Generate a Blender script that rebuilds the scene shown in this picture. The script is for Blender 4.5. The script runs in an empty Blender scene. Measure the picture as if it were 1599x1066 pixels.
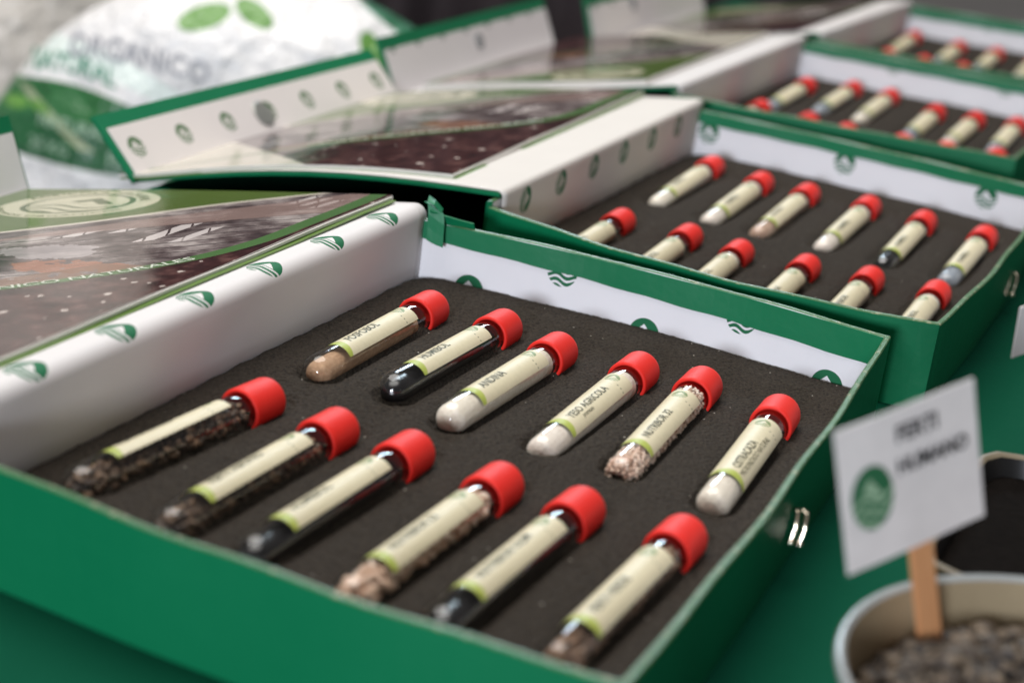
import bpy, bmesh, math, random
import numpy as np
from mathutils import Vector, Matrix
random.seed(7); rng = np.random.default_rng(7)
S = 0.001                                   # everything below is laid out in millimetres
scene = bpy.context.scene
C = scene.collection

# ------------------------------------------------------------------ camera
cd = bpy.data.cameras.new('camera'); cam = bpy.data.objects.new('camera', cd); C.objects.link(cam)
rx, rz, ry = 1.229, 0.3797, 0.1368
cam.matrix_world = Matrix.Translation(Vector((343.56, -405.91, 261.64)) * S) @ (Matrix.Rotation(rz, 4, 'Z') @ Matrix.Rotation(rx, 4, 'X') @ Matrix.Rotation(ry, 4, 'Z'))
cd.sensor_width = 36; cd.lens = 65.81; cd.clip_start = 0.02; cd.clip_end = 60
cd.dof.use_dof = True; cd.dof.focus_distance = 0.765; cd.dof.aperture_fstop = 6.7; cd.dof.aperture_blades = 9
scene.camera = cam
# ------------------------------------------------------------------ world and lamps
w = bpy.data.worlds.new('World'); scene.world = w; w.use_nodes = True
bg = w.node_tree.nodes['Background']; bg.inputs[0].default_value = (0.50, 0.47, 0.46, 1); bg.inputs[1].default_value = 0.30
def area(name, loc, target, sx, sy, watts, col):
    l = bpy.data.lights.new(name, 'AREA'); l.shape = 'ELLIPSE'; l.size = sx; l.size_y = sy; l.energy = watts; l.color = col
    o = bpy.data.objects.new(name, l); C.objects.link(o); o.location = loc
    o.rotation_euler = (Vector(target) - Vector(loc)).to_track_quat('-Z', 'Y').to_euler(); return o
area('tent_opening_lamp', (0.42, -2.6, 0.50), (0.1, 0.3, 0.0), 0.6, 0.42, 64, (0.85, 0.90, 1.0))
area('ceiling_lamp', (-0.55, 0.6, 2.2), (0.0, 0.5, 0.0), 2.3, 2.3, 74, (1.0, 0.96, 0.92))
area('far_window_lamp', (-1.6, 4.6, 1.9), (0.0, 0.6, 0.0), 1.6, 1.1, 95, (0.72, 0.88, 1.0))
vs = scene.view_settings
vs.view_transform = 'Standard'; vs.look = 'None'; vs.gamma = 1; vs.use_curve_mapping = False; vs.exposure = 0.12
scene.render.engine = 'CYCLES'
scene.cycles.max_bounces = 10; scene.cycles.transparent_max_bounces = 16; scene.cycles.caustics_reflective = False; scene.cycles.caustics_refractive = False

# ------------------------------------------------------------------ shader helpers
class X:                                     # a float socket with arithmetic
    def __init__(s, nt, sock): s.nt = nt; s.s = sock
    def _m(s, op, *a):
        n = s.nt.nodes.new('ShaderNodeMath'); n.operation = op
        for i, q in enumerate((s,) + a):
            if isinstance(q, X): s.nt.links.new(q.s, n.inputs[i])
            else: n.inputs[i].default_value = q
        return X(s.nt, n.outputs[0])
    def __add__(s, o): return s._m('ADD', o)
    def __sub__(s, o): return s._m('SUBTRACT', o)
    def __mul__(s, o): return s._m('MULTIPLY', o)
    def __truediv__(s, o): return s._m('DIVIDE', o)
    def lt(s, o): return s._m('LESS_THAN', o)
    def gt(s, o): return s._m('GREATER_THAN', o)
    def mx(s, o): return s._m('MAXIMUM', o)
    def mn(s, o): return s._m('MINIMUM', o)
    def abs(s): return s._m('ABSOLUTE')
    def sin(s): return s._m('SINE')
    def frac(s): return s._m('FRACT')
    def mod(s, o): return s._m('FLOORED_MODULO', o)
    def inv(s): return (s * -1.0) + 1.0
class Mat:
    def __init__(s, name):
        s.m = bpy.data.materials.new(name); s.m.use_nodes = True; s.nt = s.m.node_tree; s.p = s.nt.nodes['Principled BSDF']
    def node(s, t, **k):
        n = s.nt.nodes.new(t)
        for a, b in k.items(): setattr(n, a, b)
        return n
    def uv(s):
        n = s.node('ShaderNodeUVMap'); q = s.node('ShaderNodeSeparateXYZ'); s.nt.links.new(n.outputs[0], q.inputs[0])
        return X(s.nt, q.outputs[0]), X(s.nt, q.outputs[1])
    def noise(s, scale, detail=3, rough=.55, coord='Object', stretch=None):
        tc = s.node('ShaderNodeTexCoord'); n = s.node('ShaderNodeTexNoise'); n.inputs['Scale'].default_value = scale
        n.inputs['Detail'].default_value = detail; n.inputs['Roughness'].default_value = rough
        src = tc.outputs[coord]
        if stretch:
            mp = s.node('ShaderNodeMapping'); mp.inputs['Scale'].default_value = stretch; s.nt.links.new(src, mp.inputs[0]); src = mp.outputs[0]
        s.nt.links.new(src, n.inputs['Vector']); return X(s.nt, n.outputs[0])
    def voro(s, scale, coord='Object', feat='F1'):
        tc = s.node('ShaderNodeTexCoord'); n = s.node('ShaderNodeTexVoronoi', feature=feat); n.inputs['Scale'].default_value = scale
        s.nt.links.new(tc.outputs[coord], n.inputs['Vector']); return X(s.nt, n.outputs['Distance']), n
    def mix(s, fac, a, b):
        n = s.node('ShaderNodeMix', data_type='RGBA')
        for i, q in ((0, fac), (6, a), (7, b)):
            if isinstance(q, X): s.nt.links.new(q.s, n.inputs[i])
            elif hasattr(q, 'is_linked'): s.nt.links.new(q, n.inputs[i])
            elif i == 0: n.inputs[0].default_value = q
            else: n.inputs[i].default_value = (*q, 1)
        return n.outputs[2]
    def ramp(s, fac, stops):
        n = s.node('ShaderNodeValToRGB'); e = n.color_ramp.elements
        while len(e) < len(stops): e.new(0.5)
        for q, (pos, col) in zip(e, stops): q.position = pos; q.color = (*col, 1)
        s.nt.links.new(fac.s, n.inputs[0]); return n.outputs[0]
    def color(s, c):
        if hasattr(c, 'is_linked'): s.nt.links.new(c, s.p.inputs['Base Color'])
        else: s.p.inputs['Base Color'].default_value = (*c, 1)
        return s
    def rough(s, r):
        if isinstance(r, X): s.nt.links.new(r.s, s.p.inputs['Roughness'])
        else: s.p.inputs['Roughness'].default_value = r
        return s
    def bump(s, h, strength, dist):
        n = s.node('ShaderNodeBump'); n.inputs['Strength'].default_value = strength; n.inputs['Distance'].default_value = dist
        s.nt.links.new(h.s, n.inputs['Height']); s.nt.links.new(n.outputs[0], s.p.inputs['Normal']); return s
    def set(s, k, v): s.p.inputs[k].default_value = v; return s
def emblem(u, v):                            # round emblem: peak over wavy lines, unit radius
    disc = (u * u + v * v).lt(1.0)
    wave = v + (u * 4.6).sin() * 0.13
    stripe = ((wave * 2.6).frac()).gt(0.60) * wave.lt(0.02)
    peak = wave.gt(0.08) * (v + (u + 0.08).abs() * 1.05).lt(0.62)
    return disc * (stripe.mx(peak)).inv()

# ------------------------------------------------------------------ materials
GREEN = (0.006, 0.135, 0.060)
def card_green():
    m = Mat('green_card'); n = m.noise(9, 4); f = m.noise(160, 3)
    m.color(m.mix(n, (0.001, 0.128, 0.050), (0.004, 0.172, 0.070))).rough(n * 0.14 + 0.36)
    m.bump(n * 0.8 + f * 0.12, 0.35, 0.004); m.set('Specular IOR Level', 0.28); return m.m
def card_edge():
    m = Mat('green_card_worn_edge'); n = m.noise(240, 4)
    m.color(m.mix(n.gt(0.60), (0.06, 0.145, 0.055), (0.22, 0.25, 0.14))).rough(0.42); m.bump(n, 0.4, 0.0006); return m.m
def black_card():
    m = Mat('black_card'); n = m.noise(60, 3); m.color(m.mix(n, (0.004, 0.006, 0.006), (0.008, 0.011, 0.010))).rough(0.6); return m.m
def paper(name, spacing, off, rowv, R, alt=None, ink=(0.012, 0.13, 0.055), tint=(0.74, 0.73, 0.74), rot=False, fade=0.0, wr=0.35):
    m = Mat(name); U, V = m.uv()
    def row(o, c):
        a = ((U - o + spacing / 2).mod(spacing) - spacing / 2) / R; b = (V - c) / R
        return emblem(b * -1.0, a) if rot else emblem(a, b)
    k = row(off, rowv)
    if alt: k = k.mx(row(alt[0], alt[1]))
    n = m.noise(55, 4); base = m.mix(n, tuple(t * 0.95 for t in tint), tint)
    m.color(m.mix(k * (1 - fade), base, ink)).rough(0.75); m.set('Specular IOR Level', .25)
    w1 = m.noise(26, 2, stretch=(1, .35, 1)); m.bump(w1 + n * 0.15, wr, 0.004); return m.m
def foam_mat():
    m = Mat('dark_foam'); v, vn = m.voro(560); n = m.noise(950, 4, .8); big = m.noise(22, 3)
    sp, sn = m.voro(210); rnd = X(m.nt, sn.outputs['Color'])
    base = m.mix((n - .5) * 2.4 + .5, (0.004, 0.003, 0.0022), (0.062, 0.050, 0.038))
    base = m.mix((v.lt(0.24)) * 0.85, base, (0.006, 0.005, 0.005))
    base = m.mix(sp.lt(0.075) * rnd.gt(0.70), base, (0.46, 0.43, 0.38))
    base = m.mix(big * 0.25, base, (0.028, 0.023, 0.018))
    m.color(base).rough(0.95); m.bump(n * 0.6 + v * 1.2, 0.9, 0.0009); m.set('Specular IOR Level', 0.2); return m.m
def rubber():
    m = Mat('red_rubber'); n = m.noise(900, 3); g = m.noise(120, 2)
    m.color(m.mix(g, (0.64, 0.016, 0.011), (0.75, 0.026, 0.016))).rough(0.55).set('Specular IOR Level', .3); m.bump(n, 0.15, 0.0004); return m.m
def glass():
    m = Mat('clear_glass'); nt = m.nt; nt.nodes.remove(m.p)
    t = m.node('ShaderNodeBsdfTransparent'); t.inputs[0].default_value = (0.975, 0.985, 0.98, 1)
    g = m.node('ShaderNodeBsdfGlossy'); g.inputs['Roughness'].default_value = 0.06
    f = m.node('ShaderNodeLayerWeight'); f.inputs[0].default_value = 0.5; q = X(nt, f.outputs['Facing'])   # the same from both sides, so lamplight reaches the filling
    k = (q * q * q * q) * 0.62 + 0.055
    mx = m.node('ShaderNodeMixShader'); nt.links.new(k.s, mx.inputs[0]); nt.links.new(t.outputs[0], mx.inputs[1]); nt.links.new(g.outputs[0], mx.inputs[2])
    nt.links.new(mx.outputs[0], nt.nodes['Material Output'].inputs[0]); return m.m
def powder(name, a, b, scale=700, rough=.85, bump=.5):
    m = Mat(name); n = m.noise(scale, 4, .65); g = m.noise(140, 3)
    cl = m.noise(330, 4, .7); m.color(m.mix(((n * 0.35 + cl * 0.65) - .5) * 2.2 + .5, tuple(q * .8 for q in a), b)).rough(rough); m.bump(n * .5 + g + cl, bump, 0.0012); return m.m
def grain_mat(name, cols):
    m = Mat(name); v, vn = m.voro(380)
    sc = m.node('ShaderNodeSeparateColor'); m.nt.links.new(vn.outputs['Color'], sc.inputs[0]); m.color(m.ramp(X(m.nt, sc.outputs[0]), [(i / (len(cols) - 1), c) for i, c in enumerate(cols)])).rough(0.7)
    n = m.noise(1400, 3); m.bump(n, 0.4, 0.0005); return m.m
def label_mat():
    m = Mat('cream_label_paper'); u, v = m.uv()          # u along the tube from its round end, v around it
    q = (v + 1.0) / 9.2; lime = (u + (q * q) * 3.2).lt(4.3)
    line = (u - 46.3 + v * 0.08).abs().lt(0.12) * v.gt(-1.5)
    dots = (u - 48.4).abs().lt(0.35) * v.lt(-2.6) * ((v * 0.55).frac()).lt(0.38)
    em = emblem((v - 1.0) * 0.31, (u - 52.4) * 0.31)
    n = m.noise(420, 3); base = m.mix(n, (0.56, 0.51, 0.345), (0.66, 0.60, 0.425))
    c = m.mix(lime, base, (0.36, 0.42, 0.075)); c = m.mix(line * 0.5, c, (0.3, 0.3, 0.2))
    c = m.mix(dots * 0.75, c, (0.05, 0.07, 0.04)); c = m.mix(em * 0.9, c, (0.13, 0.20, 0.06))
    m.color(c).rough(0.5); m.bump(n, 0.12, 0.0005); return m.m
def flat(name, c, r=.5, metal=0.0, noise=None):
    m = Mat(name); n = m.noise(noise or 90, 3); m.color(m.mix(n, tuple(q * .85 for q in c), tuple(min(1, q * 1.1) for q in c))).rough(r); m.set('Metallic', metal); return m.m
def cover_mat():
    m = Mat('printed_booklet_cover'); a, b = m.uv()      # a: mm from the hinge-side edge, b: mm from the bottom edge
    n1 = m.noise(28, 4); n2 = m.noise(95, 4, .65); sv, svn = m.voro(120); nw = m.noise(14, 2)
    soil = m.ramp(n2, [(.30, (.018, .010, .010)), (.50, (.050, .020, .020)), (.72, (.14, .070, .062))])
    soil = m.mix((sv.lt((n2 - .38).mx(0.0) * .9)) * X(m.nt, svn.outputs['Color']).gt(.36), soil, (.62, .55, .50))
    # warehouse photograph: dark roof trusses, bright panes, pale sacks, a heap of orange soil
    photo = m.ramp(n1 + (n2 - .5) * .5, [(.28, (.025, .018, .020)), (.42, (.085, .062, .062)), (.54, (.21, .175, .17)), (.68, (.44, .39, .37))])
    d1 = (a * 0.5 + b * 0.86); d2 = (b * 0.5 - a * 0.86)
    beam = ((d1 * 0.10 + n1 * 0.9).frac()).lt(.14); photo = m.mix(beam * .75, photo, (.03, .022, .024))
    def pane(ca, cb, la, lb, sh):
        q = (a - ca) + (b - cb) * sh; return (q.abs().lt(la)) * ((b - cb) + q * .8).abs().lt(lb)
    wn = pane(101, 197, 3.2, 6.5, .45).mx(pane(60.5, 206, 3.6, 17, .06)).mx(pane(44.5, 204, 2.6, 14, .07)).mx(pane(37, 281, 1.8, 9, .2)).mx(pane(29, 277, 1.8, 9, .2)).mx(pane(21, 273, 1.8, 9, .2)).mx(pane(84, 206, 2.4, 4, .3))
    photo = m.mix(wn * ((d2 * .11 + n1).frac()).gt(.12) * .85, photo, (.66, .60, .58))
    far = (a * 0.62 + b).gt(262) * (a * 1.0 + b).lt(318); photo = m.mix(far * .55, photo, (.36, .25, .22))
    heap = (((a - 66) / 30) * ((a - 66) / 30) + ((b - 143) / 12) * ((b - 143) / 12)).lt(n1 * 1.6 + (n2 - .5) * 3.0); photo = m.mix(heap * n2.gt(.42) * .8, photo, (.33, .13, .07))
    sack = (((a - 92) / 26) * ((a - 92) / 26) + ((b - 166) / 15) * ((b - 166) / 15)).lt(n1 * 1.5 + (n2 - .5) * 2.0); photo = m.mix(sack * (n1 * .9 + .25), photo, (.40, .36, .36))
    t = (b * -1.0 + 216.0).mx(0.0) / 111.0; ab = t * t * 59.0 + 7.0
    photo = m.mix((a - ab).lt(26.0) * b.lt(150) * n2.gt(.40) * .8, photo, (.20, .105, .065))
    photo = m.mix((a - b * 1.08).gt(88.0) * b.lt(120), photo, (.60, .56, .47))
    c = m.mix(a.lt(ab) * (a - b * 1.08).lt(88.0), photo, soil)
    c = m.mix((a - ab).abs().lt(4.3), c, (.075, .165, .055))
    aw = (b * -1.0 + 294.0) * 1.10 + 38.0 + ((b - 245) * .06).sin() * 5.0
    c = m.mix((a - aw).gt(-3.0), c, (.60, .55, .47))
    c = m.mix((a - aw).gt(2.5), c, (.085, .135, .030))
    ru = (a - 150) / 41.0; rv = (b - 261) / 33.0
    c = m.mix((ru * ru + rv * rv).lt(1.0), c, (.55, .53, .38))
    eu = (a - 150) / -29.0; ev = (b - 261) / 23.5; er = eu * eu + ev * ev
    ring = er.lt(1.0) * er.gt(.80)
    ew = ev + (eu * 4.6).sin() * .13
    wav = er.lt(.80) * ((ew * 3.1).frac()).lt(.34) * ew.lt(.02)
    pk = er.lt(.70) * ew.gt(.10) * (ev + (eu - .1).abs() * .95).lt(.62) * (ev + (eu - .1).abs() * .95).gt(.30)
    c = m.mix(ring.mx(wav).mx(pk), c, (.07, .105, .028))
    m.color(c).rough(0.09); m.set('Specular IOR Level', 0.45); m.bump(nw, 0.10, 0.006); return m.m
def cloth_mat():
    m = Mat('green_tablecloth'); n = m.noise(7, 4); f = m.noise(900, 2)
    m.color(m.mix(n, (0.002, 0.056, 0.029), (0.003, 0.074, 0.039))).rough(0.9); m.bump(n * 1.0 + f * .05, 0.5, 0.008); m.set('Specular IOR Level', 0.06); return m.m
def wood_mat():
    m = Mat('pale_wood'); n = m.noise(120, 4, .6, stretch=(6, 6, .5))
    m.color(m.mix(n, (0.50, 0.215, 0.085), (0.68, 0.36, 0.17))).rough(0.55); m.bump(n, .2, .0006); return m.m
def sack_mat(name, plain):
    m = Mat(name); u, v = m.uv(); n = m.noise(9, 4); w_ = m.noise(30, 3)
    base = m.mix(n, (.66, .65, .64), (.78, .78, .78)) if not plain else m.mix(n, (.55, .50, .44), (.68, .64, .58))  # plain sack: shade is put into its beige grey base colour
    def ell(cx, cy, ax, ay, t):
        x = (u - cx) * math.cos(t) + (v - cy) * math.sin(t); y = (v - cy) * math.cos(t) - (u - cx) * math.sin(t)
        return ((x / ax) * (x / ax) + (y / ay) * (y / ay)).lt(1.0)
    c = base
    if not plain:
        q = (u + 150) / 50.0; top = (q * q) * -7.0 - 103.0
        c = m.mix(v.lt(top) * v.gt(-166), c, (.030, .135, .045)); c = m.mix(v.lt(top - 26) * v.gt(-166) , c, (.020, .105, .040))
        c = m.mix((v - top - 22).abs().lt(9.0) * u.lt(-20), c, (.72, .80, .76))
        c = m.mix(((v + u * .55) + 221.0).abs().lt(4.0) * v.lt(-114) * v.gt(-150), c, (.33, .38, .24))
        for e in ((-48, -36, 22, 9, .35), (-8, -29, 18, 8, -.4), (92, -48, 18, 8, -.95), (-200, -128, 13, 5, .2), (-176, -126, 10, 4, -.3)):
            c = m.mix(ell(*e), c, (.12, .28, .06))
        c = m.mix(((u * .55 + v) ).gt(26.0), c, (.035, .16, .085))
    else:
        for e in ((-60, 20, 40, 14, .3), (30, 30, 40, 13, -.2), (110, 24, 36, 16, .1)): c = m.mix(ell(*e), c, (.12, .30, .05))
    m.color(c).rough(0.34); m.bump(n * .7 + w_ * .7, .9, .025); return m.m

M = dict(green=card_green(), edge=card_edge(), black=black_card(), foam=foam_mat(), red=rubber(), glass=glass(), label=label_mat(), cover=cover_mat(), cloth=cloth_mat(), wood=wood_mat(),
    pages=flat('white_page_edges', (.62, .60, .56), .6), olive=flat('olive_back_cover', (.12, .22, .035), .3), silver=flat('pewter_disc', (.36, .37, .34), .35, .6), shiny=flat('bright_steel_disc', (.80, .84, .86), .15, .9),
    gold=flat('gold_wire', (.78, .69, .55), .12, 1.0), ink=flat('dark_label_ink', (.055, .058, .030), .6), white_ink=flat('white_print', (.66, .70, .60), .3), black_ink=flat('black_print', (.03, .03, .032), .6),
    grey_ink=flat('grey_print', (.30, .31, .34), .5), green_ink=flat('green_print', (.10, .27, .19), .5), pale_ink=flat('pale_green_print', (.30, .45, .32), .5), olive_ink=flat('olive_print', (.10, .14, .05), .5),
    card=flat('white_card', (.72, .68, .665), .55), pot=flat('grey_plastic', (.27, .29, .29), .22), pot_in=flat('beige_plastic_inside', (.30, .24, .15), .35), darkpot=flat('black_plastic', (.012, .012, .012), .4), rimpot=flat('tan_rim', (.17, .14, .09), .5),
    soil=grain_mat('pale_gravel', [(.008, .006, .005), (.05, .034, .022), (.14, .105, .07), (.022, .022, .025), (.26, .20, .14), (.035, .024, .016), (.09, .07, .05)]), darksoil=powder('black_soil', (.003, .0025, .002), (.009, .007, .006), 200, 1.0))
M['darksoil'].node_tree.nodes['Principled BSDF'].inputs['Specular IOR Level'].default_value = 0.05
M['wall1'] = paper('liner_paper_staggered', 84, 66.6, 15.5, 7.0, (24.6, -2.6), tint=(.78, .78, .80), wr=.15)
M['wall2'] = paper('liner_paper_single_row', 86, 8, 12.5, 6.6, tint=(.78, .78, .80), wr=.15)
M['wall3'] = paper('liner_paper_high_row', 84, 70, 18.5, 5.5, tint=(.78, .78, .80), fade=.3, wr=.15)
M['hinge1'] = paper('hinge_paper_rolled', 48.6, 2.5, 36.0, 7.4, tint=(.66, .64, .635), rot=True, wr=.22)
M['hinge2'] = paper('hinge_paper_creased', 45.5, 29, 21.5, 6.8, tint=(.60, .575, .54), rot=True, wr=.4)
M['hinge3'] = paper('hinge_paper_plain', 900, -450, 20, 2, tint=(.60, .585, .58), wr=.4)
M['flap1'] = paper('flap_paper_plain', 900, -450, 20, 2, tint=(.66, .65, .64), wr=.1)
M['flap2'] = paper('flap_paper_mid_row', 45.0, 14, 17, 6.4, ink=(.08, .15, .07), tint=(.64, .60, .58), wr=.1)
M['flap3'] = paper('flap_paper_high_row', 42.0, 12, 32, 4.6, ink=(.04, .08, .06), tint=(.64, .61, .61), wr=.1)
PW = dict(tan=powder('tan_powder', (.36, .20, .105), (.56, .36, .22)), black=powder('black_liquid_powder', (.003, .003, .0035), (.010, .010, .011), 300, .25, .1), cream=powder('cream_powder', (.84, .74, .59), (.90, .83, .72)),
    pink=powder('pinkish_white_powder', (.84, .72, .61), (.92, .84, .76)), grain=powder('pink_beige_grit', (.36, .19, .12), (.76, .55, .42), 260, .8, .9), ivory=powder('ivory_powder', (.76, .67, .55), (.88, .80, .69)),
    grey=powder('pale_grey_powder', (.20, .23, .27), (.42, .46, .52)))
GR = dict(dark=grain_mat('dark_brown_granules', [(.022, .015, .011), (.13, .075, .045), (.04, .03, .022), (.28, .17, .10)]),
    tan=grain_mat('pink_tan_pellets', [(.50, .27, .17), (.76, .54, .40), (.62, .40, .28), (.86, .70, .58)]), brown=grain_mat('brown_granules', [(.12, .065, .04), (.30, .17, .10), (.08, .05, .034), (.42, .27, .18)]), grit=grain_mat('pink_beige_grit', [(.50, .30, .20), (.80, .62, .50), (.66, .44, .33), (.86, .74, .64)]))

# ------------------------------------------------------------------ object helpers
def obj(name, me, mats=None, parent=None, loc=None, smooth=False):
    o = bpy.data.objects.new(name, me); C.objects.link(o)
    if mats and not me.materials:
        for q in (mats if isinstance(mats, (list, tuple)) else [mats]): me.materials.append(q)
    if parent: o.parent = parent
    if loc is not None: o.location = Vector(loc) * S
    if smooth:
        for p_ in me.polygons: p_.use_smooth = True
    return o
def empty(name, loc, label, cat, group=None, rot=(0, 0, 0)):
    o = bpy.data.objects.new(name, None); C.objects.link(o); o.location = Vector(loc) * S; o.rotation_euler = rot; o.empty_display_size = .01
    return tag(o, label, cat, group)
def tag(o, label=None, cat=None, group=None, kind=None):
    for k, v in (('label', label), ('category', cat), ('group', group), ('kind', kind)):
        if v: o[k] = v
    return o
def mesh(verts, faces, mi=None, uvs=None, name='m'):
    me = bpy.data.meshes.new(name); me.from_pydata([tuple(c * S for c in v) for v in verts], [], faces)
    if mi: me.polygons.foreach_set('material_index', mi)
    if uvs is not None:
        L = me.uv_layers.new(name='UVMap')
        for l in me.loops: L.data[l.index].uv = uvs[l.vertex_index]
    me.update(); return me
def sheet(rows, thick=None, mi_top=0, mi_edge=1, mi_bot=2, uv=None, closed=False):
    """rows[i][j] points; optional thickness (offset downwards by the vector thick) closed by edge faces"""
    R, K = len(rows), len(rows[0]); V = [p for r in rows for p in r]; F = []; I = []; UV = [q for r in uv for q in r] if uv else [(0, 0)] * len(V)
    for i in range(R - 1):
        for j in range(K - 1): F.append((i * K + j, i * K + j + 1, (i + 1) * K + j + 1, (i + 1) * K + j)); I.append(mi_top)
    if thick is not None:
        n = len(V); t = thick if callable(thick) else (lambda p: tuple(a + b for a, b in zip(p, thick)))
        V = V + [t(p) for p in V]; UV = UV + UV
        for i in range(R - 1):
            for j in range(K - 1): F.append((n + i * K + j, n + (i + 1) * K + j, n + (i + 1) * K + j + 1, n + i * K + j + 1)); I.append(mi_bot)
        br = [j for j in range(K)] + [i * K + K - 1 for i in range(1, R)] + [(R - 1) * K + j for j in range(K - 2, -1, -1)] + [i * K for i in range(R - 2, 0, -1)]
        for a, b in zip(br, br[1:] + br[:1]): F.append((b, a, n + a, n + b)); I.append(mi_edge)
    return mesh(V, F, I, UV)
def lathe_y(prof, seg=28, caps=True):
    V = []; F = []
    for (y, r) in prof:
        for k in range(seg):
            a = 2 * math.pi * k / seg; V.append((r * math.sin(a), y, r * math.cos(a)))
    for i in range(len(prof) - 1):
        for k in range(seg):
            k2 = (k + 1) % seg; F.append((i * seg + k, i * seg + k2, (i + 1) * seg + k2, (i + 1) * seg + k))
    if caps: F.append(tuple(range(seg - 1, -1, -1))); F.append(tuple((len(prof) - 1) * seg + k for k in range(seg)))
    return V, F
def fixn(me):
    bm = bmesh.new(); bm.from_mesh(me); bmesh.ops.recalc_face_normals(bm, faces=bm.faces); bm.to_mesh(me); bm.free(); return me
def tube_path(pts, r, seg=8):
    V = []; F = []; P = [Vector(p) for p in pts]
    for i, p in enumerate(P):
        t = (P[min(i + 1, len(P) - 1)] - P[max(i - 1, 0)]).normalized(); a = t.cross(Vector((0, 1, 0.01))).normalized(); b = t.cross(a)
        for k in range(seg):
            q = p + (a * math.cos(2 * math.pi * k / seg) + b * math.sin(2 * math.pi * k / seg)) * r; V.append(tuple(q))
    for i in range(len(P) - 1):
        for k in range(seg): F.append((i * seg + k, i * seg + (k + 1) % seg, (i + 1) * seg + (k + 1) % seg, (i + 1) * seg + k))
    F.append(tuple(range(seg))); F.append(tuple((len(P) - 1) * seg + k for k in range(seg)))
    return V, F
_tc = {}
def text_geo(s, size, fine=None, bold=0.0):   # flat text outlines in mm, cut finely enough to be wrapped round a surface
    key = (s, size, fine, bold)
    if key in _tc: return _tc[key]
    cu = bpy.data.curves.new('t', 'FONT'); cu.body = s; cu.size = size; cu.resolution_u = 3; cu.offset = bold
    o = bpy.data.objects.new('t', cu); C.objects.link(o); dg = bpy.context.evaluated_depsgraph_get(); me = bpy.data.meshes.new_from_object(o.evaluated_get(dg))
    bm = bmesh.new(); bm.from_mesh(me); bmesh.ops.triangulate(bm, faces=bm.faces)
    for _ in range(5 if fine else 0):
        e = [q for q in bm.edges if q.calc_length() > fine]
        if not e: break
        bmesh.ops.subdivide_edges(bm, edges=e, cuts=1); bmesh.ops.triangulate(bm, faces=bm.faces)
    bm.verts.ensure_lookup_table(); r = ([tuple(v.co) for v in bm.verts], [tuple(v.index for v in f.verts) for f in bm.faces])
    bm.free(); bpy.data.objects.remove(o); bpy.data.curves.remove(cu); bpy.data.meshes.remove(me); _tc[key] = r; return r
def text_mesh(s, size, fn, fine=None, bold=0.0):
    V, F = text_geo(s, size, fine, bold); return mesh([fn(x, y) for x, y, z in V], F)
def twidth(s, size): return max(v[0] for v in text_geo(s, size)[0])

# ------------------------------------------------------------------ setting: floor, table, curtain
TZ = -15.0
fm = Mat('grey_floor'); nn = fm.noise(3, 4); fm.color(fm.mix(nn, (.40, .40, .395), (.52, .52, .51))).rough(.5)
tag(obj('floor', mesh([(-9000, -3000, -765), (6000, -3000, -765), (6000, 14000, -765), (-9000, 14000, -765)], [(0, 1, 2, 3)]), fm.m), kind='structure')
def table():
    x0, x1, y0, y1 = -186.0, 760.0, -420.0, 1392.0
    xs = [x0 - 6, x0 - 5.6, x0 - 4, x0 - 1.5, x0 + 2] + list(np.linspace(x0 + 30, x1 - 30, 26)) + [x1 - 2, x1 + 1.5, x1 + 4, x1 + 6]
    ys = [y0 - 6, y0 - 4, y0] + list(np.linspace(y0 + 30, y1 - 30, 44)) + [y1, y1 + 4, y1 + 6]
    V = []; idx = {}
    # top sheet with rounded edges, then a hanging skirt with folds
    rows = []
    for y in ys:
        r = []
        for x in xs:
            ex = max(0, x0 - x, x - x1); ey = max(0, y0 - y, y - y1); d = min(math.hypot(ex, ey), 6)
            z = TZ - (6 - math.sqrt(max(0, 36 - d * d)))
            r.append((x, y, z))
        rows.append(r)
    me = sheet(rows)
    o = empty('display_table', ((x0 + x1) / 2, (y0 + y1) / 2, -765), 'long display table under a dark green cloth carrying the open cases', 'table')
    inv = Vector(((x0 + x1) / 2, (y0 + y1) / 2, -765)) * -1
    t = obj('tablecloth_top', me, M['cloth'], o, inv, True)
    per = [(x0 - 6, y) for y in np.linspace(y1 + 6, y0 - 6, 120)] + [(x, y0 - 6) for x in np.linspace(x0 - 6, x1 + 6, 60)][1:] + [(x1 + 6, y) for y in np.linspace(y0 - 6, y1 + 6, 120)][1:] + [(x, y1 + 6) for x in np.linspace(x1 + 6, x0 - 6, 60)][1:]
    cx, cy = (x0 + x1) / 2, (y0 + y1) / 2; rr = []
    for k, zz in enumerate((-21.0, -60, -200, -420, -740)):
        row = []
        for i, (x, y) in enumerate(per):
            a = (k / 4) ** 0.7 * (7 + 6 * math.sin(i * .37)) * (0 if k == 0 else 1); sx = 1 if x > x1 else (-1 if x < x0 else 0); sy = 1 if y > y1 else (-1 if y < y0 else 0)
            row.append((x + sx * (a - 3 if k else 0), y + sy * a, zz))
        rr.append(row)
    obj('cloth_skirt', sheet(rr), M['cloth'], o, inv, True)
    for sx in (x0 + 60, x1 - 60):
        for sy in (y0 + 60, y1 - 60):
            obj('leg', box_mesh(sx - 18, sx + 18, sy - 18, sy + 18, -765, -24), M['silver'], o, inv)
def box_mesh(x0, x1, y0, y1, z0, z1, bev=0.0):
    bm = bmesh.new(); V = [bm.verts.new((x * S, y * S, z * S)) for z in (z0, z1) for y in (y0, y1) for x in (x0, x1)]
    for f in ((0, 2, 3, 1), (4, 5, 7, 6), (0, 1, 5, 4), (2, 6, 7, 3), (0, 4, 6, 2), (1, 3, 7, 5)): bm.faces.new([V[i] for i in f])
    if bev: bmesh.ops.bevel(bm, geom=bm.edges[:], offset=bev * S, segments=2, affect='EDGES', profile=.6)
    me = bpy.data.meshes.new('b'); bm.to_mesh(me); bm.free(); return me
table()
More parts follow.
